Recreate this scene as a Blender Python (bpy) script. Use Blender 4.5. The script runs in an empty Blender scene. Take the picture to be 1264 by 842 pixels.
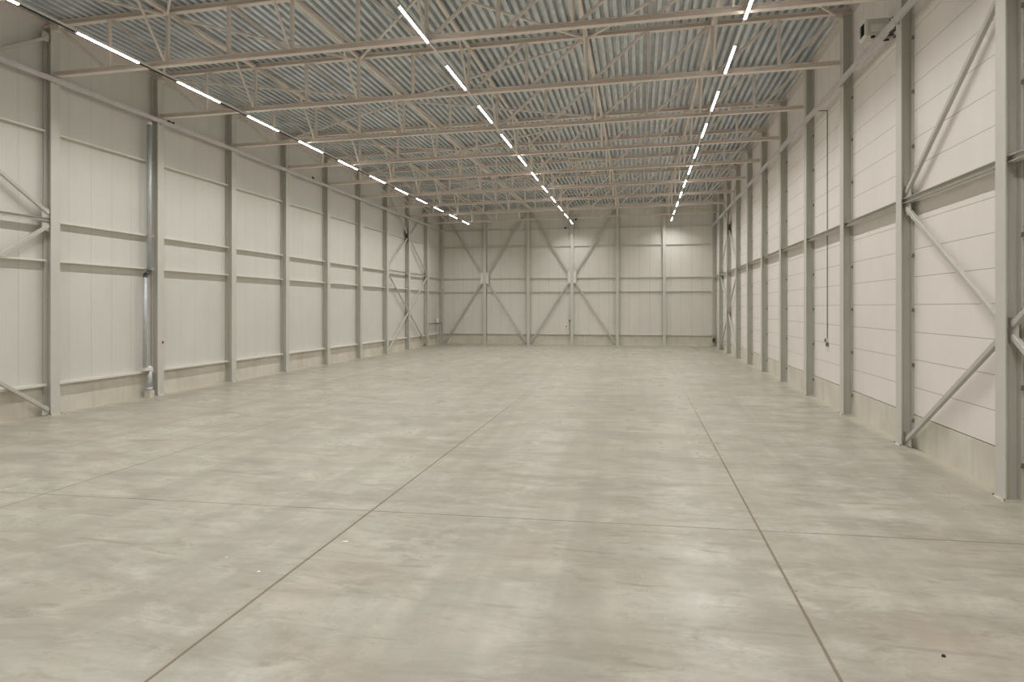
import bpy, math, random
from mathutils import Vector, Matrix
C = bpy.context.scene.collection
random.seed(7)
ORD = ['', 'first', 'second', 'third', 'fourth', 'fifth', 'sixth', 'seventh', 'eighth', 'ninth', 'tenth', 'eleventh',
       'twelfth', 'thirteenth', 'fourteenth', 'fifteenth', 'sixteenth', 'seventeenth', 'eighteenth', 'nineteenth', 'twentieth']

# ------------------------------------------------------------------ dimensions (metres)
XL_W, XL_F = -19.62, -19.28          # vertically panelled wall: inner face, column flange face
XR_W, XR_F = 6.98, 6.67              # horizontally panelled wall
YB_F, YB_W = 63.70, 64.03            # end wall
Y_REAR = -6.5
def YK(k): return 19.0 + 5.0 * k     # column / truss grid, k = -1 .. 9
def ZB(x): return 11.35 + 0.0148 * (x + 19.3)    # underside of truss bottom chord
def ZT(x): return 13.04 + 0.0165 * (x + 19.3)    # underside of truss top chord
CH = 0.165                                        # chord depth
def NX(n): return -15.0 + 2.187 * (n - 2)        # truss node n = 0 .. 12

# ------------------------------------------------------------------ materials
def mat(name, col, rough=0.5, metal=0.0, noise=0.0, nscale=3.0, spec=0.5, bump=0.0, bscale=40.0):
    m = bpy.data.materials.new(name); m.use_nodes = True
    nt = m.node_tree; b = nt.nodes['Principled BSDF']
    b.inputs['Base Color'].default_value = (*col, 1); b.inputs['Roughness'].default_value = rough
    b.inputs['Metallic'].default_value = metal; b.inputs['Specular IOR Level'].default_value = spec
    tc = nt.nodes.new('ShaderNodeTexCoord')
    if noise:
        n = nt.nodes.new('ShaderNodeTexNoise'); n.inputs['Scale'].default_value = nscale; n.inputs['Detail'].default_value = 5
        nt.links.new(tc.outputs['Object'], n.inputs['Vector'])
        r = nt.nodes.new('ShaderNodeMapRange'); r.inputs['From Min'].default_value = 0.3; r.inputs['From Max'].default_value = 0.7
        r.inputs['To Min'].default_value = 1 - noise; r.inputs['To Max'].default_value = 1 + noise
        nt.links.new(n.outputs['Fac'], r.inputs['Value'])
        mx = nt.nodes.new('ShaderNodeVectorMath'); mx.operation = 'SCALE'; mx.inputs[0].default_value = col
        nt.links.new(r.outputs['Result'], mx.inputs['Scale'])
        nt.links.new(mx.outputs['Vector'], b.inputs['Base Color'])
    if bump:
        n2 = nt.nodes.new('ShaderNodeTexNoise'); n2.inputs['Scale'].default_value = bscale
        nt.links.new(tc.outputs['Object'], n2.inputs['Vector'])
        bp = nt.nodes.new('ShaderNodeBump'); bp.inputs['Strength'].default_value = bump; bp.inputs['Distance'].default_value = 0.01
        nt.links.new(n2.outputs['Fac'], bp.inputs['Height']); nt.links.new(bp.outputs['Normal'], b.inputs['Normal'])
    return m

class NG:
    """tiny node-graph helper"""
    def __init__(s, m): s.nt = m.node_tree
    def val(s, v, sock):
        if isinstance(v, (int, float)): sock.default_value = v
        elif isinstance(v, tuple): sock.default_value = v
        else: s.nt.links.new(v, sock)
    def math(s, op, a, b=0.0, c=0.0, clamp=False):
        n = s.nt.nodes.new('ShaderNodeMath'); n.operation = op; n.use_clamp = clamp
        s.val(a, n.inputs[0]); s.val(b, n.inputs[1])
        if op in ('COMPARE', 'MULTIPLY_ADD', 'PINGPONG', 'WRAP', 'SMOOTH_MIN'): s.val(c, n.inputs[2])
        return n.outputs[0]
    def rng(s, v, a, b, c, d, smooth=False):
        n = s.nt.nodes.new('ShaderNodeMapRange')
        if smooth: n.interpolation_type = 'SMOOTHSTEP'
        for i, q in enumerate((v, a, b, c, d)): s.val(q, n.inputs[i])
        return n.outputs[0]
    def noise(s, vec, scale, detail=4, rough=0.55, dist=0.0):
        n = s.nt.nodes.new('ShaderNodeTexNoise'); s.val(vec, n.inputs['Vector'])
        n.inputs['Scale'].default_value = scale; n.inputs['Detail'].default_value = detail
        n.inputs['Roughness'].default_value = rough; n.inputs['Distortion'].default_value = dist
        return n.outputs['Fac']
    def mapping(s, vec, scale=(1, 1, 1), rot=(0, 0, 0), loc=(0, 0, 0)):
        n = s.nt.nodes.new('ShaderNodeMapping'); s.val(vec, n.inputs['Vector'])
        n.inputs['Scale'].default_value = scale; n.inputs['Rotation'].default_value = rot; n.inputs['Location'].default_value = loc
        return n.outputs[0]
    def mix(s, f, a, b, mode='MIX'):
        n = s.nt.nodes.new('ShaderNodeMix'); n.data_type = 'RGBA'; n.blend_type = mode
        s.val(f, n.inputs['Factor'])
        for q, i in ((a, 6), (b, 7)):
            if isinstance(q, tuple): n.inputs[i].default_value = (*q, 1) if len(q) == 3 else q
            else: s.nt.links.new(q, n.inputs[i])
        return n.outputs[2]
    def xyz(s):
        tc = s.nt.nodes.new('ShaderNodeTexCoord'); sp = s.nt.nodes.new('ShaderNodeSeparateXYZ')
        s.nt.links.new(tc.outputs['Object'], sp.inputs[0])
        return tc.outputs['Object'], sp.outputs[0], sp.outputs[1], sp.outputs[2]
    def seam(s, v, origin, pitch, w):
        """1 on a seam of width w, 0 elsewhere"""
        d = s.math('SUBTRACT', v, origin - 400 * pitch)
        f = s.math('ABSOLUTE', s.math('SUBTRACT', s.math('FRACT', s.math('ADD', s.math('DIVIDE', d, pitch), 0.5)), 0.5))
        return s.rng(f, w * 0.5 / pitch * 0.6, w * 0.5 / pitch * 1.4, 1.0, 0.0)

def panel_mat(name, base, seam_col, axis, origin, pitch, width, micro, rough, upper=None):
    m = bpy.data.materials.new(name); m.use_nodes = True
    g = NG(m); b = m.node_tree.nodes['Principled BSDF']
    P, x, y, z = g.xyz(); v = {'x': x, 'y': y, 'z': z}[axis]
    sm = g.seam(v, origin, pitch, width)
    hb = sm
    if micro:
        mr = g.seam(v, origin + micro * .5, micro, micro * 0.30)
        mr = g.math('MULTIPLY', mr, 0.10)
    if upper:   # above this height the panels run upright
        hi = g.math('GREATER_THAN', z, upper)
        s2 = g.seam(y, 18.95, 0.96, 0.014)
        sm = g.math('ADD', g.math('MULTIPLY', sm, g.math('SUBTRACT', 1.0, hi)), g.math('MULTIPLY', s2, hi))
    n = g.noise(P, 0.35, 3)
    n2 = g.noise(g.mapping(P, (1, 1, .15)), 2.5, 4)
    sh = g.rng(n, .3, .7, .965, 1.03)
    sh = g.math('MULTIPLY', sh, g.rng(n2, .3, .7, .985, 1.015))
    vm = m.node_tree.nodes.new('ShaderNodeVectorMath'); vm.operation = 'SCALE'; vm.inputs[0].default_value = base
    m.node_tree.links.new(sh, vm.inputs['Scale'])
    col = g.mix(sm, vm.outputs[0], seam_col)
    if micro: col = g.mix(mr, col, tuple(c * .80 for c in base))
    m.node_tree.links.new(col, b.inputs['Base Color'])
    b.inputs['Roughness'].default_value = rough
    b.inputs['Specular IOR Level'].default_value = 0.4
    bp = m.node_tree.nodes.new('ShaderNodeBump'); bp.inputs['Strength'].default_value = 0.5; bp.inputs['Distance'].default_value = 0.004
    bp.invert = True
    h = g.math('ADD', sm, mr) if micro else sm
    m.node_tree.links.new(h, bp.inputs['Height']); m.node_tree.links.new(bp.outputs['Normal'], b.inputs['Normal'])
    return m

M = {}
M['wallL'] = panel_mat('ribbed_wall_panel', (.67, .655, .61), (.50, .48, .43), 'y', 19.87, .96, .014, .12, .42)
M['wallB'] = panel_mat('end_wall_panel', (.735, .71, .65), (.50, .48, .43), 'x', -19.2, .96, .02, .12, .45)
M['wallR'] = panel_mat('flat_wall_panel', (.83, .78, .74), (.34, .305, .275), 'z', .83, .713, .013, 0, .5, upper=11.15)
M['column'] = mat('column_paint', (.595, .585, .53), .45, 0, .03, 1.5)
M['truss'] = mat('roof_steel_paint', (.77, .70, .635), .5, 0, .04, 1.2)
M['brace'] = mat('brace_paint', (.53, .51, .465), .45, 0, .03, 2)
M['girt'] = mat('girt_paint', (.74, .715, .66), .4)
M['galv'] = mat('galvanised', (.52, .545, .56), .48, .35, .08, 9)
M['tray'] = mat('tray_steel', (.66, .61, .615), .42, .25, .06, 6)
M['deck'] = mat('deck_galvanised', (.65, .69, .71), .33, .38, .16, 1.4)
M['white'] = mat('white_plastic', (.80, .78, .74), .4)
M['offwhite'] = mat('heater_enamel', (.66, .62, .57), .4)
M['black'] = mat('black_plastic', (.012, .012, .013), .5)
M['dark'] = mat('dark_steel', (.06, .055, .05), .5)
M['cable'] = mat('conduit_grey', (.16, .15, .14), .5)
M['red'] = mat('red_paint', (.30, .03, .02), .5)
M['clip'] = mat('clip_zinc', (.22, .21, .195), .4, .4)
M['plate'] = mat('base_plate_grout', (.62, .58, .50), .7, 0, .06, 6)
M['paper'] = mat('white_scrap', (.85, .82, .76), .7)
M['flash'] = mat('eaves_flashing', (.66, .60, .56), .45)

def plinth_mat():
    m = bpy.data.materials.new('concrete_plinth'); m.use_nodes = True
    g = NG(m); b = m.node_tree.nodes['Principled BSDF']
    P, x, y, z = g.xyz()
    n = g.noise(P, .9, 5, .6); n2 = g.noise(g.mapping(P, (1, 1, .12)), 3.0, 5, .6)
    n3 = g.noise(P, 14, 4)
    c = g.mix(g.rng(n, .35, .68, 0, 1), (.69, .66, .575), (.60, .555, .46))
    c = g.mix(g.rng(n2, .50, .75, 0, .55), c, (.47, .43, .34))
    c = g.mix(g.rng(n3, .55, .8, 0, .25), c, (.74, .70, .62))
    m.node_tree.links.new(c, b.inputs['Base Color']); b.inputs['Roughness'].default_value = .75
    return m
M['plinth'] = plinth_mat()
M['front'] = mat('front_wall_dark', (.20, .20, .19), .6, 0, .03, .6)  # unseen wall behind the camera, darkened to bounce less light onto the steel

def floor_mat():
    m = bpy.data.materials.new('polished_concrete'); m.use_nodes = True
    g = NG(m); nt = m.node_tree; b = nt.nodes['Principled BSDF']
    P, x, y, z = g.xyz()
    big = g.noise(g.mapping(P, (.6, 1.0, 1)), .22, 6, .6, .6)
    streak = g.noise(g.mapping(P, (.40, 1.15, 1), (0, 0, .05)), .85, 8, .68, .5)
    mid = g.noise(g.mapping(P, (.8, 1.2, 1), (0, 0, -.25)), 1.3, 9, .70, .6)
    fine = g.noise(P, 5.5, 8, .72)
    swirl = g.noise(g.mapping(P, (.7, 2.0, 1), (0, 0, .5)), 1.5, 8, .68, 1.2)
    lane = g.noise(g.mapping(P, (1.0, .045, 1)), 1.0, 4, .55, .2)
    c = g.mix(g.rng(big, .36, .64, 0, 1), (.385, .360, .298), (.480, .456, .390))
    c = g.mix(g.rng(streak, .43, .62, 0, .90), c, (.318, .290, .238))
    c = g.mix(g.rng(mid, .50, .68, 0, .70), c, (.560, .530, .460))
    c = g.mix(g.rng(mid, .46, .32, 0, .55), c, (.300, .272, .222))
    c = g.mix(g.rng(swirl, .54, .70, 0, .78), c, (.258, .226, .178))
    c = g.mix(g.rng(fine, .55, .72, 0, .55), c, (.270, .244, .200))
    c = g.mix(g.rng(fine, .42, .28, 0, .40), c, (.60, .57, .50))
    c = g.mix(g.rng(lane, .50, .62, 0, .50), c, (.315, .290, .242))
    # brown tint patches where hardener wore
    tint = g.noise(P, .42, 4, .6, .4)
    c = g.mix(g.rng(tint, .52, .70, 0, .42), c, (.40, .315, .225))
    # wheel scuffs: thin curved dark marks
    wv = nt.nodes.new('ShaderNodeTexWave'); wv.wave_type = 'RINGS'; wv.inputs['Scale'].default_value = .30
    wv.inputs['Distortion'].default_value = 5.0; wv.inputs['Detail'].default_value = 2; wv.inputs['Detail Scale'].default_value = .35
    nt.links.new(g.mapping(P, (1, 1, 1), (0, 0, 0), (7.3, -2.0, 0)), wv.inputs['Vector'])
    sc = g.math('MULTIPLY', g.rng(wv.outputs['Fac'], .975, .997, 0, 1), g.rng(g.noise(P, .7, 3), .50, .60, 0, .42))
    c = g.mix(sc, c, (.22, .19, .15))
    # pale unpolished edge strip along the walls
    dl = g.math('SUBTRACT', x, XL_W); dr = g.math('SUBTRACT', XR_W, x)
    db = g.math('SUBTRACT', YB_W, y)
    e = g.math('MINIMUM', g.math('MINIMUM', dl, dr), db)
    e = g.math('ADD', e, g.math('MULTIPLY', g.math('SUBTRACT', g.noise(P, 1.3, 4), .5), .5))
    edge = g.rng(e, .10, .50, .60, 0, True)
    c = g.mix(edge, c, (.56, .51, .40))
    # saw-cut joints: three along the hall, one across
    jt = None
    for xo, w in ((-11.3, .018), (-4.67, .024), (1.91, .024)):
        wob = g.math('MULTIPLY', g.math('SUBTRACT', g.noise(P, 3.0, 3), .5), .012)
        d = g.math('ABSOLUTE', g.math('ADD', g.math('SUBTRACT', x, xo), wob))
        q = g.rng(d, w * .55, w, 1, 0)
        jt = q if jt is None else g.math('MAXIMUM', jt, q)
    jt = g.math('MULTIPLY', jt, g.rng(y, 20, 31, 1, .25))
    yy = g.math('SUBTRACT', g.math('SUBTRACT', y, 11.21), g.math('MULTIPLY', x, .0300))
    d2 = g.rng(g.math('ABSOLUTE', yy), .012, .026, .75, 0)
    jt = g.math('MAXIMUM', jt, d2)
    jt2 = g.rng(g.math('ABSOLUTE', g.math('SUBTRACT', y, 37.5)), .02, .05, .25, 0)
    jt = g.math('MAXIMUM', jt, jt2)
    c = g.mix(g.math('MULTIPLY', jt, .85), c, (.185, .135, .090))
    nt.links.new(c, b.inputs['Base Color'])
    r = g.math('ADD', g.rng(streak, .38, .66, .28, .43), g.rng(lane, .40, .62, -.03, .05))
    r = g.math('ADD', r, g.math('MULTIPLY', edge, .3))
    r = g.math('ADD', r, g.math('MULTIPLY', jt, .4))
    nt.links.new(r, b.inputs['Roughness'])
    b.inputs['Specular IOR Level'].default_value = .5
    bp = nt.nodes.new('ShaderNodeBump'); bp.inputs['Strength'].default_value = .25; bp.inputs['Distance'].default_value = .006
    bp2 = g.math('SUBTRACT', g.math('MULTIPLY', fine, .10), jt)
    nt.links.new(bp2, bp.inputs['Height']); nt.links.new(bp.outputs['Normal'], b.inputs['Normal'])
    return m
M['floor'] = floor_mat()

LAMP = 21.0
WATT = 109.0
SPREAD = math.radians(145)
LCOL = (1.0, .985, .965)
def lamp_mat():
    m = bpy.data.materials.new('lit_diffuser'); m.use_nodes = True
    b = m.node_tree.nodes['Principled BSDF']
    b.inputs['Base Color'].default_value = (.9, .9, .88, 1)
    b.inputs['Emission Color'].default_value = (1.0, .97, .92, 1); b.inputs['Emission Strength'].default_value = LAMP
    return m
M['lamp'] = lamp_mat()

# ------------------------------------------------------------------ mesh helpers
class MB:
    def __init__(s): s.v = []; s.f = []; s.sm = []
    def add(s, vs, fs, smooth=False):
        o = len(s.v); s.v += [Vector(p) for p in vs]; s.f += [[i + o for i in f] for f in fs]; s.sm += [smooth] * len(fs); return s
    def box(s, x0, x1, y0, y1, z0, z1):
        vs = [(x0, y0, z0), (x1, y0, z0), (x1, y1, z0), (x0, y1, z0), (x0, y0, z1), (x1, y0, z1), (x1, y1, z1), (x0, y1, z1)]
        return s.add(vs, [(0, 3, 2, 1), (4, 5, 6, 7), (0, 1, 5, 4), (1, 2, 6, 5), (2, 3, 7, 6), (3, 0, 4, 7)])
    def bar(s, p0, p1, prof, up=(0, 0, 1), smooth=False):
        """extrude the closed 2-D outline prof (side, up) from p0 to p1"""
        p0 = Vector(p0); p1 = Vector(p1); d = (p1 - p0).normalized(); u = Vector(up)
        sd = d.cross(u).normalized(); uu = sd.cross(d).normalized()
        n = len(prof)
        vs = [p0 + sd * a + uu * b for a, b in prof] + [p1 + sd * a + uu * b for a, b in prof]
        o = len(s.v); s.v += vs
        for i in range(n):
            j = (i + 1) % n
            s.f.append([o + i, o + j, o + n + j, o + n + i]); s.sm.append(smooth)
        s.f.append([o + i for i in range(n)][::-1]); s.sm.append(False)
        s.f.append([o + n + i for i in range(n)]); s.sm.append(False)
        return s
    def tube(s, pts, r, n=10):
        prof = [(r * math.cos(2 * math.pi * i / n), r * math.sin(2 * math.pi * i / n)) for i in range(n)]
        for a, b in zip(pts[:-1], pts[1:]):
            d = (Vector(b) - Vector(a)).normalized()
            s.bar(a, b, prof, (1, 0, 0) if abs(d.x) < .9 else (0, 0, 1), True)
        return s
    def mesh(s, name, base=(0, 0, 0)):
        b = Vector(base); me = bpy.data.meshes.new(name)
        me.from_pydata([p - b for p in s.v], [], s.f)
        me.polygons.foreach_set('use_smooth', s.sm); me.update()
        import bmesh
        bm = bmesh.new(); bm.from_mesh(me); bmesh.ops.recalc_face_normals(bm, faces=bm.faces[:]); bm.to_mesh(me); bm.free()
        return me

def H(w, h, tw, tf):   # H / I outline: flange width w (side), height h (up)
    a, b, c, d = w / 2, h / 2, tw / 2, h / 2 - tf
    return [(-a, -b), (a, -b), (a, -d), (c, -d), (c, d), (a, d), (a, b), (-a, b), (-a, d), (-c, d), (-c, -d), (-a, -d)]
def R(w, h):           # hollow section seen from outside, small corner cuts
    a, b = w / 2, h / 2; k = min(w, h) * .12
    return [(-a + k, -b), (a - k, -b), (a, -b + k), (a, b - k), (a - k, b), (-a + k, b), (-a, b - k), (-a, -b + k)]
def L(w, t):           # angle
    return [(0, 0), (w, 0), (w, t), (t, t), (t, w), (0, w)]

def link(name, me, m, parent=None, loc=(0, 0, 0)):
    o = bpy.data.objects.new(name, me); C.objects.link(o)
    if m is not None and me is not None: me.materials.append(m)
    if parent is not None: o.parent = parent
    else: o.location = loc
    return o
def tag(o, label, cat, group=None, kind='thing'):
    o['label'] = label; o['category'] = cat; o['kind'] = kind
    if group: o['group'] = group
    return o
def root(name, base, label, cat, group=None):
    return tag(link(name, None, None, None, base), label, cat, group)
def part(name, mb, m, parent, label=None):
    t = parent; base = Vector((0, 0, 0))
    while t is not None: base += Vector(t.location); t = t.parent
    o = link(name, mb.mesh(name, base), m, parent)
    if label: o['label'] = label
    return o
def solid(name, mb, m, base, label, cat, group=None):
    return tag(link(name, mb.mesh(name, base), m, None, base), label, cat, group)
def struct(name, mb, m):
    o = link(name, mb.mesh(name), m); o['kind'] = 'structure'; return o
def dup(r, loc, label, group=None):
    n = r.copy(); C.objects.link(n); n.location = loc; n['label'] = label
    if group: n['group'] = group
    for ch in list(r.children):
        c = ch.copy(); C.objects.link(c); c.parent = n
        for gch in ch.children:
            d = gch.copy(); C.objects.link(d); d.parent = c
    return n

# ------------------------------------------------------------------ the setting
struct('floor', MB().box(XL_W - .3, XR_W + .3, Y_REAR - .3, YB_W + .3, -.25, 0), M['floor'])
struct('wall_left', MB().box(XL_W - .25, XL_W, Y_REAR, YB_W, 1.0, 14.2), M['wallL'])
struct('baseboard_left', MB().box(XL_W - .25, XL_W + .015, Y_REAR, YB_W, 0, 1.0), M['plinth'])
struct('wall_right', MB().box(XR_W, XR_W + .25, Y_REAR, YB_W, .845, 14.2), M['wallR'])
struct('baseboard_right', MB().box(XR_W - .012, XR_W + .25, Y_REAR, YB_W, 0, .82), M['plinth'])
struct('wall_back', MB().box(XL_W - .25, XR_W + .25, YB_W, YB_W + .25, 1.0, 14.2), M['wallB'])
struct('baseboard_back', MB().box(XL_W + .015, XR_W - .012, YB_W - .015, YB_W + .25, 0, .98), M['plinth'])
struct('wall_front', MB().box(XL_W - .25, XR_W + .25, Y_REAR - .25, Y_REAR, 0, 14.2), M['front'])

def build_deck():
    mb = MB(); p = .29; hh = .21
    xs = []
    x = XL_W - .1
    while x < XR_W + .2:
        xs += [(x, 0), (x + .135, 0), (x + .160, hh), (x + .265, hh)]
        x += p
    def z(x, h): return ZT(x) + CH + .002 + h
    n = len(xs); y0, y1 = Y_REAR, YB_W + .1
    vs = [(a, y0, z(a, h)) for a, h in xs] + [(a, y1, z(a, h)) for a, h in xs]
    vs += [(a, y0, z(a, .42)) for a, h in (xs[0], xs[-1])] + [(a, y1, z(a, .42)) for a, h in (xs[0], xs[-1])]
    fs = [(i, i + 1, n + i + 1, n + i) for i in range(n - 1)]
    t = 2 * n
    fs += [(t, t + 2, t + 3, t + 1), (0, n, t + 2, t), (n - 1, t + 1, t + 3, 2 * n - 1)]
    fs += [tuple(range(n)) + (t + 1, t), tuple(range(n, 2 * n)) + (t + 3, t + 2)]
    mb.add(vs, fs)
    return struct('ceiling', mb, M['deck'])
build_deck()
# pressed eaves angles closing the joint of wall and deck
def eaves(xw, s, name):
    z = ZT(xw) + CH
    prof = [(0, 0), (s * .16, 0), (s * .16, -.02), (s * .02, -.02), (s * .02, -.26), (0, -.26)]
    mb = MB()
    vs = [(xw + a, Y_REAR, z + b) for a, b in prof] + [(xw + a, YB_W, z + b) for a, b in prof]
    k = len(prof)
    mb.add(vs, [(i, (i + 1) % k, k + (i + 1) % k, k + i) for i in range(k)] + [tuple(range(k)), tuple(range(k, 2 * k))])
    struct(name, mb, M['flash'])
eaves(XL_W, 1, 'trim_1'); eaves(XR_W, -1, 'trim_2')

# ------------------------------------------------------------------ steel columns
VP, HP, EW = 'vertical-panel wall', 'horizontal-panel wall', 'end wall'
def side_column(xf, s, label, group, k):
    """flange face at xf, s = +1 when the wall lies towards -x"""
    xc = xf - s * .15; zt = ZT(xc) - .05
    r = root('steel_column', (xc, YK(k), 0), label, 'column', group)
    part('shaft', MB().bar((xc, YK(k), .02), (xc, YK(k), zt), H(.36, .30, .02, .025), (1, 0, 0)), M['column'], r)
    bp = part('base_plate', MB().box(xc - .20 if s < 0 else xc - .17, xc + .17 if s < 0 else xc + .20, YK(k) - .22, YK(k) + .22, 0, .022), M['plate'], r)
    for dy in (-.20, .20):
        part('anchor_bolt', MB().tube([(xf + s * .028, YK(k) + dy, .02), (xf + s * .028, YK(k) + dy, .055)], .016, 6), M['clip'], bp)
    part('cap_plate', MB().box(xc - .15, xc + .15, YK(k) - .16, YK(k) + .16, zt, zt + .018), M['truss'], r)
    return r
colL = side_column(XL_F, 1, f'grey steel column, tenth from the {EW} along the {VP}', 'columns of the vertical-panel wall', 0)
for k in [-1] + list(range(1, 9)):
    dup(colL, (colL.location.x, YK(k), 0), f'grey steel column, {ORD[10-k]} from the {EW} along the {VP}')
cR = side_column(XR_F, -1, f'grey steel column, {ORD[11]} from the {EW} along the {HP}', 'columns of the horizontal-panel wall', -1)
for zc in (.68, 2.12, 3.54, 4.95, 7.77, 9.19, 10.59):     # hooked panel clips on the wall-side flange
    y0 = YK(-1) - .185; x0 = XR_F + .27
    mb = MB().box(x0 - .015, x0 + .025, y0 - .04, y0, zc - .045, zc + .045).box(x0 - .035, x0 - .015, y0 - .04, y0 - .02, zc - .045, zc - .02)
    mb.box(x0 - .012, x0 + .012, y0 - .055, y0 - .04, zc + .0, zc + .03)
    part('panel_clip', mb, M['clip'], cR)
for k in range(0, 9):
    dup(cR, (cR.location.x, YK(k), 0), f'grey steel column, {ORD[10-k]} from the {EW} along the {HP}')
# corner columns and end-wall columns
for nm, xc, wl in (('a', -19.45, VP), ('b', 6.80, HP)):
    r = root('corner_column', (xc, 63.86, 0), f'slim grey corner column where the {EW} meets the {wl}', 'column', 'corner columns')
    part('shaft', MB().bar((xc, 63.86, .02), (xc, 63.86, ZT(xc) - .02), H(.26, .26, .02, .02), (1, 0, 0)), M['column'], r)
    part('base_plate', MB().box(xc - .15, xc + .15, 63.70, 64.0, 0, .022), M['plate'], r)
BX = [-15.0, -10.64, -6.38, -2.07, 2.28]
for i, xc in enumerate(BX):
    r = root('steel_column', (xc, 63.85, 0), f'grey steel column on the {EW}, {ORD[i+1]} from the corner with the {VP}', 'column', 'end wall columns')
    part('shaft', MB().bar((xc, 63.85, .02), (xc, 63.85, ZT(xc) + .15), H(.30, .30, .02, .025), (0, 1, 0)), M['column'], r)
    part('base_plate', MB().box(xc - .19, xc + .19, 63.66, 64.0, 0, .022), M['plate'], r)

# ------------------------------------------------------------------ wall rails (girts)
def girt_mb(p0, p1, inward, depth, lip, t=.012):
    """channel lying on its side: level web with a down-turned front lip and a wall leg"""
    p0, p1, n = Vector(p0), Vector(p1), Vector(inward); zu = Vector((0, 0, 1))
    prof = [(0, 0), (depth, 0), (depth, -lip), (depth - t, -lip), (depth - t, -t), (t, -t), (t, -lip), (0, -lip)]
    mb = MB(); k = len(prof)
    vs = [p0 + n * a + zu * b for a, b in prof] + [p1 + n * a + zu * b for a, b in prof]
    return mb.add(vs, [(i, (i + 1) % k, k + (i + 1) % k, k + i) for i in range(k)] + [tuple(range(k)), tuple(range(k, 2 * k))])
GZ = [(1.06, .08, .18, 'ledge rail'), (5.20, .055, .19, 'lower wall rail'), (6.53, .055, .19, 'middle wall rail'), (9.52, .055, .16, 'upper wall rail')]
for z, lip, dep, nm in GZ:
    kind = 'ledge_rail' if z < 2 else 'wall_rail'
    first = None
    for k in range(-1, 9):
        if 6 < z < 7 and k in (-1, 6, 7): continue
        bay = 9 - k
        lab = f'pale {nm} of the {VP}, {ORD[bay]} bay from the {EW}'
        loc = (XL_W, YK(k) + .19, z)
        if first is None:
            first = solid(kind, girt_mb((XL_W + .001, loc[1], z), (XL_W + .001, loc[1] + 4.62, z), (1, 0, 0), dep, lip), M['girt'], loc, lab, 'wall rail', f'{nm}s, {VP}')
        elif k == 8: solid(kind, girt_mb((XL_W + .001, loc[1], z), (XL_W + .001, 63.70, z), (1, 0, 0), dep, lip), M['girt'], loc, lab, 'wall rail', f'{nm}s, {VP}')
        else: dup(first, loc, lab)
EX = [-19.32] + BX + [6.67]
for z, lip, dep, nm in [(1.03, .06, .13, 'ledge rail'), (5.17, .07, .14, 'lower wall rail'), (6.50, .07, .14, 'middle wall rail'), (9.58, .07, .14, 'upper wall rail'), (11.25, .07, .14, 'top wall rail')]:
    for i in range(6):
        a = EX[i] + (.13 if i == 0 else .16); b = EX[i + 1] - .16
        solid('ledge_rail' if z < 2 else 'wall_rail', girt_mb((a, YB_W - .001, z), (b, YB_W - .001, z), (0, -1, 0), dep, lip), M['column'], (a, YB_W, z),
              f'thin {nm} on the {EW}, {ORD[i+1]} bay from the {VP}', 'wall rail', f'{nm}s of the end wall')
# horizontal strut line, one length per bay, on the flat-panel wall
first = None
for k in range(-2, 9):
    y0, y1 = YK(k) + .03, YK(k + 1) - .03
    if k == 8: y1 = 63.72
    lab = f'horizontal steel strut on the {HP}, {ORD[9-k]} bay from the {EW}'
    mb = MB().bar((XR_F + .14, y0, 6.37), (XR_F + .14, y1, 6.37), H(.17, .13, .012, .014), (0, 0, 1))
    solid('wall_strut', mb, M['brace'], (XR_F + .14, y0, 6.37), lab, 'strut', 'strut line on the horizontal-panel wall')
for k in (-1, 6, 7):
    y0, y1 = YK(k) + .03, YK(k + 1) - .03
    mb = MB().bar((XL_F - .085, y0, 6.53), (XL_F - .085, y1, 6.53), H(.11, .11, .012, .014), (0, 0, 1))
    solid('wall_strut', mb, M['brace'], (XL_F - .085, y0, 6.53), f'horizontal strut in the braced part of the {VP}, {ORD[9-k]} bay from the {EW}', 'strut', 'struts of the vertical-panel wall bracing')

# ------------------------------------------------------------------ X bracing in the walls
BP = R(.12, .095)
def x_brace(pA, pB, pC, pD, axis, label, group, prof=BP, name='cross_brace'):
    """bars A-mid, mid-B, C-mid, mid-D with gusset plates at the middle; A,C low/high on one side"""
    pA, pB, pC, pD = map(Vector, (pA, pB, pC, pD)); mid = (pA + pB + pC + pD) / 4
    r = root(name, tuple(mid), label, 'brace', group)
    up = (1, 0, 0) if axis == 'y' else (0, 1, 0)
    for p in (pA, pB, pC, pD):
        d = (mid - p).normalized()
        part('brace_bar', MB().bar(p + d * .12, mid - d * .22, prof, up), M['brace'], r)
    g = MB()
    if axis == 'y':
        for s in (-1, 1): g.box(mid.x - .008, mid.x + .008, mid.y + s * .02, mid.y + s * .34, mid.z - .24, mid.z + .24)
    else:
        for s in (-1, 1): g.box(mid.x + s * .02, mid.x + s * .34, mid.y - .008, mid.y + .008, mid.z - .55, mid.z + .55)
    part('gusset_plate', g, M['brace'], r)
    for p, zz in ((pA, 1), (pB, 1), (pC, 1), (pD, 1)):
        e = MB(); sy = 1 if (mid - p).y > 0 else -1; sx = 1 if (mid - p).x > 0 else -1
        if axis == 'y': e.box(p.x - .01, p.x + .01, min(p.y - sy*.06, p.y + sy * .34), max(p.y - sy*.06, p.y + sy * .34), max(0.03, p.z - .24) if p.z > mid.z else max(.03, p.z - .085), p.z + .07 if p.z > mid.z else p.z + .22)
        else: e.box(min(p.x, p.x + sx * .26), max(p.x, p.x + sx * .26), p.y - .008, p.y + .008, max(0.0, p.z - .2), p.z + .2)
        part('end_plate', e, M['brace'], r)
    return r
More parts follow.
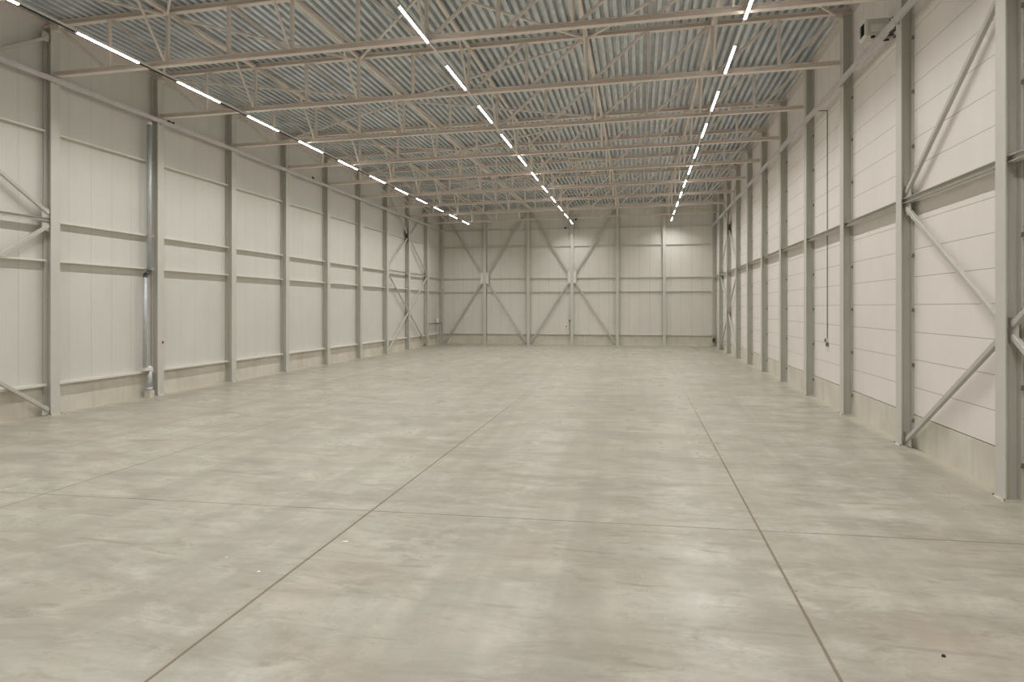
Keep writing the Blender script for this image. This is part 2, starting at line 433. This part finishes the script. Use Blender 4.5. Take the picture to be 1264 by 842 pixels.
for xb, wl, zn, zt_ in ((XL_F - .085, VP, 6.53, 12.68), (XR_F + .14, HP, 6.37, 13.08)):
    for ka, kb, wh in ((-2, 0, f'by the near floor'), (6, 8, f'near the {EW}')):
        ya, yb = YK(ka) + .10, YK(kb) - .10
        x_brace((xb, ya, .12), (xb, yb, zn - .14), (xb, ya, zn - .14), (xb, yb, .12), 'y',
                f'lower steel cross brace of the {wl} ' + (f'close to the {EW}' if ka == 6 else 'at the near end of the hall'), 'wall cross braces')
        ub = x_brace((xb, ya, zn + .16), (xb, yb, zt_), (xb, ya, zt_), (xb, yb, zn + .16), 'y',
                f'upper steel cross brace of the {wl} ' + (f'close to the {EW}' if ka == 6 else 'at the near end of the hall'), 'wall cross braces')
        if ka == 6:
            z, y, sx = (zn + .16 + zt_) / 2, YK(7) - .35, .058
            part('clamp_plate', MB().box(xb - sx, xb + sx, y - .10, y + .10, z - .45, z + .45).box(xb - sx - .02, xb + sx + .02, y - .14, y + .14, z - .48, z - .30), M['dark'], ub, 'dark clamp plate')
def k_brace(ib, label, full_top=True):
    xm = BX[ib]; xa = ([-19.32] + BX)[ib]; xb = BX[ib + 1]; y = 63.80; zn = 6.5
    r = root('diamond_brace', (xm, y, zn), label, 'brace', 'end wall braces')
    for sx, xe in ((-1, xa), (1, xb)):
        off = .20
        for ze in (.14, 12.95):
            p0 = Vector((xm + sx * .22, y, zn + (.32 if ze > 6 else -.32))); p1 = Vector((xe - sx * off, y, ze))
            part('brace_bar', MB().bar(p0, p1, R(.13, .13), (0, 1, 0)), M['brace'], r)
        part('gusset_plate', MB().box(min(xm + sx * .02, xm + sx * .42), max(xm + sx * .02, xm + sx * .42), y - .07, y - .055, zn - .55, zn + .55), M['girt'], r)
    return r
k_brace(0, f'crossed braces on the {EW} meeting at the first column from the {VP}')
k_brace(2, f'crossed braces on the {EW} meeting at the third column from the {VP}')

# ------------------------------------------------------------------ roof trusses
def make_truss(k, label, ch=CH, vw=.11, dw=.095):
    y = YK(k); base = (NX(6), y, ZB(NX(6)))
    r = root('roof_truss', base, label, 'truss', 'roof trusses')
    xa, xb = XL_F + .05, XR_F - .06
    hp = H(.20, ch, .014, .02)
    part('top_chord', MB().bar((XL_F - .30, y, ZT(XL_F - .30) + CH / 2), (XR_F + .28, y, ZT(XR_F + .28) + CH / 2), H(.20, CH, .014, .02)), M['truss'], r)
    part('bottom_chord', MB().bar((xa, y, ZB(xa) + ch / 2), (xb, y, ZB(xb) + ch / 2), hp), M['truss'], r)
    for n in range(1, 12):
        x = NX(n)
        part('vertical_post', MB().bar((x, y, ZB(x) + ch), (x, y, ZT(x)), R(vw, vw), (1, 0, 0)), M['truss'], r)
    for n in range(12):
        if n < 6: a, b = n, n + 1
        else: a, b = n + 1, n
        s = 1 if b > a else -1
        x0 = NX(a) + s * (.20 if a in (0, 12) else .14); x1 = NX(b) - s * .20
        if a == 0: x0 = XL_F + .10
        if a == 12: x0 = XR_F - .12
        part('diagonal_bar', MB().bar((x0, y, ZT(x0)), (x1, y, ZB(x1) + ch), R(dw, dw), (0, 1, 0)), M['truss'], r)
    part('end_bracket', MB().box(XL_F + .005, XL_F + .22, y - .09, y + .09, ZT(XL_F) - .16, ZT(XL_F)), M['truss'], r)
    part('end_bracket', MB().box(XR_F - .24, XR_F - .005, y - .09, y + .09, ZT(XR_F) - .16, ZT(XR_F)), M['truss'], r)
    return r
tr = make_truss(0, f'beige steel roof truss, {ORD[9]} from the {EW}')
for k in [-1] + list(range(1, 8)):
    dup(tr, (NX(6), YK(k), ZB(NX(6))), f'beige steel roof truss, {ORD[9-k]} from the {EW}')
make_truss(8, f'slender beige steel roof truss, first from the {EW}', .11, .08, .07)

# struts along the roof between the trusses, each with a knee brace down to the next bottom chord
ROWS = [2, 4, 6, 8, 10]
def make_strut(n, k, ytop_end=None):
    x = NX(n); y0, y1 = YK(k) + .11, YK(k + 1) - .11
    if ytop_end: y1 = ytop_end
    zt = ZT(x) + CH / 2 - .03
    row, bay = ROWS.index(n) + 1, 9 - k
    r = root('roof_strut', (x, y0, zt), f'roof strut in row {["","one","two","three","four","five"][row]} from the {VP}, {ORD[bay]} bay from the {EW}', 'roof strut', 'roof struts between the trusses')
    part('strut_bar', MB().bar((x, y0, zt), (x, y1, zt), R(.13, .13)), M['truss'], r)
    for ye in (y0, y1): part('mounting_plate', MB().box(x - .09, x + .09, ye - .006, ye + .006, zt - .064, zt + .085), M['truss'], r)
    if not ytop_end:
        part('knee_brace', MB().bar((x, y1 - 1.35, zt - .05), (x, y1 - .05, ZB(x) + .12), R(.075, .075), (1, 0, 0)), M['truss'], r)
    return r
for n in ROWS:
    s0 = make_strut(n, -1)
    for k in range(0, 8):
        dup(s0, (s0.location.x, YK(k) + .11, s0.location.z), f'roof strut in row {["one","two","three","four","five"][ROWS.index(n)]} from the {VP}, {ORD[9-k]} bay from the {EW}')
    make_strut(n, 8, 63.68)

# diagonal roof bracing just under the deck
def roof_brace(k, a, b):
    y0, y1 = YK(k) + .145, YK(k + 1) - .145
    xa, xb = NX(a), NX(b)
    if a == 0: xa = XL_F + .15
    if b == 0: xb = XL_F + .15
    if a == 12: xa = XR_F - .15
    if b == 12: xb = XR_F - .15
    sg = 1 if xb > xa else -1
    xa += sg * .09; xb -= sg * .09
    p0 = Vector((xa, y0, ZT(xa) - .063)); p1 = Vector((xb, y1, ZT(xb) - .063))
    lab = {-1: 'tenth'}.get(k, ORD[9 - k])
    solid('roof_brace', MB().bar(p0, p1, R(.075, .075)), M['truss'], tuple(p0),
          f'diagonal roof brace, {lab} bay from the {EW}, {brace_pos(a, b)}', 'roof brace', 'diagonal braces under the roof deck')
def brace_pos(a, b):
    mid = (a + b) / 2
    return f'{ORD[int(round(mid / 2.0)) + 1]} position from the {VP}'
for a, b in ((0, 2), (4, 2), (4, 6), (8, 6), (8, 10), (12, 10)): roof_brace(-1, a, b)
for a, b in ((2, 0), (2, 4), (6, 4), (6, 8), (10, 8), (10, 12)): roof_brace(0, a, b)
for k in range(1, 8):
    for a, b in (((0, 4), (8, 4)) if k % 2 else ((4, 0), (4, 8))): roof_brace(k, a, b)

# ------------------------------------------------------------------ light lines
LINES = [(-15.52, 15.95, 4.12, 2.38, -5, 10, f'light line beside the {VP}'), (-6.17, 16.40, 4.33, 2.46, -5, 10, 'middle light line'), (2.87, 16.80, 4.34, 2.46, -5, 10, f'light line beside the {HP}')]
for X, y0, per, ln, n0, n1, nm in LINES:
    zl = ZB(X)
    t = root('lighting_trunking', (X, 26, zl), f'thin white trunking carrying the {nm}', 'lighting trunking', 'lighting trunkings')
    ye = 63.0
    part('rail', MB().bar((X, Y_REAR + .3, zl - .024), (X, ye, zl - .024), R(.055, .040)), M['white'], t)
    for k in range(0, 9):
        part('hanger', MB().box(X - .035, X + .035, YK(k) - .03, YK(k) + .03, zl - .006, zl - .001), M['galv'], t)
    if n0 == -5 and X < -10:  # black tube below the rail in each gap between luminaires
        for n in range(n0, n1): part('black_tube', MB().tube([(X - .03, y0 + per * n + ln + .02, zl - .075), (X - .03, y0 + per * (n + 1) - .02, zl - .075)], .022, 8), M['black'], t, 'thin black tube')
    first = None
    for n in range(n1, n0 - 1, -1):
        ys = y0 + per * n
        lab = f'lit tube luminaire on the {nm}, {ORD[n1 - n + 1]} from the {EW}'
        if first is None:
            first = root('tube_luminaire', (X, ys, zl - .058), lab, 'luminaire', f'luminaires of the {nm}')
            part('housing', MB().bar((X, ys, zl - .0595), (X, ys + ln, zl - .0595), [(-.038, -.012), (.038, -.012), (.03, .014), (-.03, .014)]), M['white'], first)
            d = MB().bar((X, ys + .02, zl - .070), (X, ys + ln - .02, zl - .070), [(-.036, 0), (-.034, -.018), (-.020, -.034), (.020, -.034), (.034, -.018), (.036, 0)])
            part('diffuser', d, M['lamp'], first, 'glowing white diffuser')
            part('end_cap', MB().box(X - .038, X + .038, ys, ys + .02, zl - .106, zl - .046), M['white'], first)
            part('end_cap', MB().box(X - .038, X + .038, ys + ln - .02, ys + ln, zl - .106, zl - .046), M['white'], first)
            part('hanger_clip', MB().box(X - .05, X + .05, ys + .5, ys + .53, zl - .062, zl - .0448).box(X - .05, X + .05, ys + ln - .53, ys + ln - .5, zl - .062, zl - .0448), M['galv'], first)
            ld = bpy.data.lights.new('lamp_output', 'AREA'); ld.shape = 'RECTANGLE'; ld.size = .06; ld.size_y = ln - .06
            ld.energy = WATT; ld.color = LCOL; ld.spread = SPREAD
            lo = bpy.data.objects.new('lamp_output', ld); C.objects.link(lo); lo.parent = first
            lo.location = (0, ln / 2, -.049)
        else: dup(first, (X, ys, zl - .058), lab)

# ------------------------------------------------------------------ cable trays along the walls
def tray(x, z, w, h, label, brx):
    r = root('cable_tray', (x, 26, z), label, 'cable tray', 'cable trays')
    t = .012
    prof = [(-w / 2, h), (-w / 2, 0), (w / 2, 0), (w / 2, h), (w / 2 - t, h), (w / 2 - t, t), (-w / 2 + t, t), (-w / 2 + t, h)]
    part('channel', MB().bar((x, Y_REAR + .2, z), (x, 63.66, z), prof), M['tray'], r)
    for k in range(-1, 9):
        b0, b1 = (min(x, brx) + (.003 if brx < x else 0), max(x, brx) - (.003 if brx > x else 0))
        part('bracket', MB().box(b0, b1, YK(k) - .03, YK(k) + .03, z - .03, z), M['tray'], r)
    return r
tray(XL_F + .08, 11.13, .10, .16, f'grey metal cable tray running along the {VP} at truss level', XL_F)
tray(XR_F - .08, 11.05, .10, .17, f'grey metal cable tray running along the {HP} under the heater', XR_F)

# ------------------------------------------------------------------ downpipe
r = root('downpipe', (-19.40, 23.4, 0), f'galvanised rainwater pipe with a sideways jog on the {VP}', 'downpipe')
part('upper_pipe', MB().tube([(-19.33, 23.40, 5.10), (-19.33, 23.40, 11.06)], .085, 16), M['galv'], r)
part('offset', MB().tube([(-19.33, 23.40, 5.12), (-19.34, 23.38, 5.03), (-19.35, 23.20, 4.90), (-19.35, 23.18, 4.80)], .08, 16), M['dark'], r, 'dark offset bend')
part('lower_pipe', MB().tube([(-19.35, 23.18, 1.15), (-19.35, 23.18, 4.84)], .075, 16), M['galv'], r)
part('coupling', MB().box(-19.435, -19.23, 23.05, 23.50, 1.08, 1.20).tube([(-19.33, 23.40, 1.0), (-19.33, 23.40, 1.26)], .075, 14), M['girt'], r)
part('foot_pipe', MB().tube([(-19.33, 23.40, .30), (-19.33, 23.40, 1.1)], .10, 16), M['galv'], r)
part('clamp', MB().tube([(-19.33, 23.40, .27), (-19.33, 23.40, .40)], .125, 16), M['galv'], r)
part('concrete_foot', MB().box(-19.46, -19.20, 23.27, 23.53, 0, .28), M['plate'], r)
part('top_coupling', MB().tube([(-19.33, 23.40, 10.94), (-19.33, 23.40, 11.07)], .10, 16), M['white'], r, 'white coupling')

# ------------------------------------------------------------------ unit heater above the tray
hx0, hx1, hy0, hy1, hz0, hz1 = 6.22, 6.86, 20.18, 20.66, 11.245, 11.705
r = root('unit_heater', ((hx0 + hx1) / 2, (hy0 + hy1) / 2, hz0), f'cream unit heater with black grille high on the {HP}', 'heater')
mb = MB()   # casing with a tapered outlet towards the hall
mb.box(hx0 + .06, hx1, hy0, hy1, hz0, hz1)
part('casing', mb, M['offwhite'], r)
fr = MB().box(hx0, hx0 + .07, hy0 - .01, hy1 + .01, hz0 - .01, hz0 + .05).box(hx0, hx0 + .07, hy0 - .01, hy1 + .01, hz1 - .05, hz1 + .01)
fr.box(hx0, hx0 + .07, hy0 - .01, hy0 + .04, hz0 + .05, hz1 - .05).box(hx0, hx0 + .07, hy1 - .04, hy1 + .01, hz0 + .05, hz1 - .05)
of = part('outlet_frame', fr, M['white'], r)
g = MB().box(hx0 + .05, hx0 + .062, hy0 + .04, hy1 - .04, hz0 + .05, hz1 - .05)
for i in range(6):
    z = hz0 + .08 + i * .06; g.box(hx0 + .01, hx0 + .05, hy0 + .04, hy1 - .04, z, z + .008)
part('grille', g, M['black'], of, 'black outlet grille')
part('side_panel', MB().box(hx0 + .16, hx1 - .06, hy0 - .022, hy0, hz0 + .10, hz1 - .16).box(hx0 + .22, hx1 - .12, hy0 - .034, hy0 - .022, hz0 + .14, hz1 - .24), M['white'], r)
part('bracket', MB().box(hx1 - .02, XR_W, hy0 + .04, hy0 + .08, hz0 - .03, hz0 + .02).box(hx1 - .02, XR_W, hy1 - .08, hy1 - .04, hz0 - .03, hz0 + .02).box(hx1, hx1 + .04, hy0 + .04, hy1 - .04, hz0, hz1), M['dark'], r)
part('foot', MB().box(hx0 + .18, hx0 + .27, hy0 + .02, hy0 + .10, hz0 - .05, hz0), M['black'], r)
cb = MB()
for (a, b, c) in ((0, .10, .46), (.03, .02, .2), (-.02, .06, .02), (.05, .10, -.1)):
    cb.tube([(hx1 + .02 + a, 19.95 + b, hz0 - .06 + c), (hx1 + .06 + a * .5, 19.72, hz0 - .02 + c * .6), (hx1 + .07, 19.60, hz0 + .1 + c * .4)], .022, 6)
cb.box(hx1 - .02, hx1 + .1, 19.55, 19.78, hz0 - .02, hz0 + .14)
part('cable', cb, M['black'], r, 'black cable bunch')
solid('conduit', MB().tube([(6.88, 19.62, hz1 - .08), (6.88, 19.62, 13.2)], .035, 10).box(6.84, 6.97, 19.58, 19.66, 12.4, 12.44).box(6.84, 6.97, 19.58, 19.66, 13.1, 13.14), M['column'], (6.88, 19.62, hz1),
      f'grey conduit rising behind the cream heater to the roof deck', 'conduit')
# cable drop with a switch box
r = root('switch_drop', (6.95, 26.8, 2.3), f'thin dark cable drop ending in a small switch box on the {HP}', 'switch')
part('cable', MB().tube([(6.668, 27.0, 11.09), (6.93, 26.95, 11.08), (6.95, 26.8, 11.02), (6.95, 26.8, 2.40)], .016, 8), M['cable'], r)
part('socket_box', MB().box(6.90, 6.98, 26.70, 26.84, 2.14, 2.28).box(6.90, 6.98, 26.88, 27.02, 2.30, 2.42), M['clip'], r)
part('gland', MB().tube([(6.95, 26.8, 2.28), (6.95, 26.8, 2.42)], .03, 8), M['white'], r)

# ------------------------------------------------------------------ small fittings
r = root('corner_rail', (-19.42, 61.2, 0), f'dark rail with a white box in the corner of the {EW} and {VP}', 'rail')
part('rail', MB().box(-19.41, -19.34, 59.04, 63.72, 2.02, 2.10), M['cable'], r)
part('box', MB().box(-19.47, -19.29, 62.15, 62.50, 2.12, 2.60), M['white'], r, 'white box')
part('post', MB().box(-19.41, -19.35, 62.30, 62.42, 0, 2.02).box(-19.43, -19.31, 62.24, 62.48, 0, .02), M['brace'], r)
part('post', MB().box(-19.41, -19.35, 63.10, 63.20, 0, 2.02).box(-19.43, -19.31, 63.02, 63.28, 0, .02), M['brace'], r)
solid('wall_button', MB().tube([(XL_F + .001, 24.10, 2.17), (XL_F + .03, 24.10, 2.17)], .035, 14).box(XL_F + .001, XL_F + .008, 24.06, 24.14, 2.12, 2.22), M['red'], (XL_F, 24.10, 2.17), f'small dark red button on a column of the {VP}', 'button')
solid('cable_clamp', MB().box(XL_F + .03, XL_F + .13, 24.30, 24.44, 11.295, 11.36).tube([(XL_F + .08, 24.62, 11.30), (XL_F + .08, 24.62, 11.37)], .055, 10).box(XL_F + .065, XL_F + .095, 24.42, 24.6, 11.295, 11.33), M['black'], (XL_F + .08, 24.5, 11.3), f'black cable clamp on the tray beside the eighth truss from the {EW}', 'clamp')
solid('junction_box', MB().box(XL_F + .04, XL_F + .13, 36.66, 36.80, 11.295, 11.40).tube([(XL_F + .085, 36.73, 11.39), (XL_F + .085, 36.73, 11.44)], .03, 8), M['black'], (XL_F + .15, 36.7, 11.2), f'small black box on the cable tray of the {VP}', 'junction box')
for xx, z, lab in ((-7.03, 11.30, f'black sensor on the top rail of the {EW}'), (-6.0, 12.1, f'black sensor high on the {EW} beside the middle column')):
    solid('wall_sensor', MB().tube([(xx, 63.86, z), (xx, 63.70, z - .03)], .09, 12).box(xx - .05, xx + .05, 63.84, YB_W, z - .05, z + .08), M['black'], (xx, 63.86, z), lab, 'sensor')
r = root('wall_sign', (-6.95, YB_W - .02, 1.75), f'small white notice on the {EW} beside its middle column', 'notice')
part('board', MB().box(-7.13, -6.80, YB_W - .02, YB_W, 1.42, 2.05), M['white'], r)
part('printed_mark', MB().box(-7.02, -6.90, YB_W - .024, YB_W - .02, 1.72, 1.84).box(-7.02, -6.88, YB_W - .024, YB_W - .02, 1.54, 1.58), M['red'], r, 'faded red print')
solid('push_button', MB().box(-6.66, -6.53, 63.80, 63.90, 2.22, 2.42).tube([(-6.60, 63.80, 2.32), (-6.60, 63.77, 2.32)], .04, 10).tube([(-6.60, 63.86, 1.05), (-6.60, 63.86, 2.22)], .015, 6), M['dark'], (-6.6, 63.85, 2.3), f'black push button with thin cable on the middle column of the {EW}', 'button')
solid('socket_box', MB().box(6.62, 6.84, 63.50, 63.72, .42, .76).tube([(6.73, 63.6, .76), (6.73, 63.6, 1.0)], .02, 6), M['dark'], (6.73, 63.6, .42), f'dark socket box low in the corner of the {EW} and {HP}', 'socket box')
# bits lying on the floor
def scrap(x, y, w, d, a, m, label, cat='scrap'):
    ca, sa = math.cos(a), math.sin(a)
    pts = [(-w, -d * .6), (-.2 * w, -d), (w, -d * .4), (w * .8, d), (-.5 * w, d * .7)]
    vs = [(x + px * ca - py * sa, y + px * sa + py * ca, .0) for px, py in pts]; vs += [(a_, b_, .006 + .006 * (i % 2)) for i, (a_, b_, c_) in enumerate(vs)]
    mb = MB().add(vs, [(0, 1, 2, 3, 4), (5, 6, 7, 8, 9)] + [(i, (i + 1) % 5, 5 + (i + 1) % 5, 5 + i) for i in range(5)])
    solid('floor_scrap', mb, m, (x, y, 0), label, cat, 'scraps on the floor')
scrap(-4.45, 9.53, .045, .03, .1, M['paper'], 'white scrap on the floor beside the joint, largest of three')
scrap(-5.10, 8.22, .025, .025, .7, M['paper'], 'small white scrap on the floor below the second joint crossing')
scrap(-5.85, 8.60, .022, .018, .3, M['paper'], 'tiny white scrap on the floor, furthest from the long joint')
solid('pebble', MB().add([(3.06, 7.55, 0), (3.10, 7.55, 0), (3.11, 7.58, 0), (3.07, 7.59, 0), (3.07, 7.56, .018), (3.095, 7.56, .02), (3.10, 7.575, .018), (3.075, 7.58, .02)],
      [(0, 1, 2, 3), (4, 5, 6, 7), (0, 1, 5, 4), (1, 2, 6, 5), (2, 3, 7, 6), (3, 0, 4, 7)]), M['black'], (3.08, 7.57, 0), 'small black pebble on the bare floor', 'pebble')

# ------------------------------------------------------------------ camera, world, view
cam = bpy.data.cameras.new('camera'); co = bpy.data.objects.new('camera', cam); C.objects.link(co)
F, TH, CY, HC = 818.63, .18995, 379.61, 3.605
cam.sensor_fit = 'HORIZONTAL'; cam.sensor_width = 36.0; cam.lens = 36.0 * F / 1264
cam.shift_y = -(421 - CY) / 1264.0 * 1.0
cam.clip_end = 300; cam.clip_start = .05
co.location = (0, 0, HC); co.rotation_euler = (math.pi / 2, 0, TH)
bpy.context.scene.camera = co
w = bpy.data.worlds.new('world'); bpy.context.scene.world = w; w.use_nodes = True
w.node_tree.nodes['Background'].inputs['Color'].default_value = (.5, .5, .5, 1)
w.node_tree.nodes['Background'].inputs['Strength'].default_value = 0.0
sc = bpy.context.scene
sc.view_settings.view_transform = 'Standard'; sc.view_settings.look = 'None'
sc.view_settings.gamma = 1; sc.view_settings.use_curve_mapping = False
sc.view_settings.exposure = 0.17
sc.cycles.max_bounces = 10; sc.cycles.diffuse_bounces = 8; sc.cycles.glossy_bounces = 4
sc.cycles.use_denoising = True; sc.cycles.sample_clamp_indirect = 8
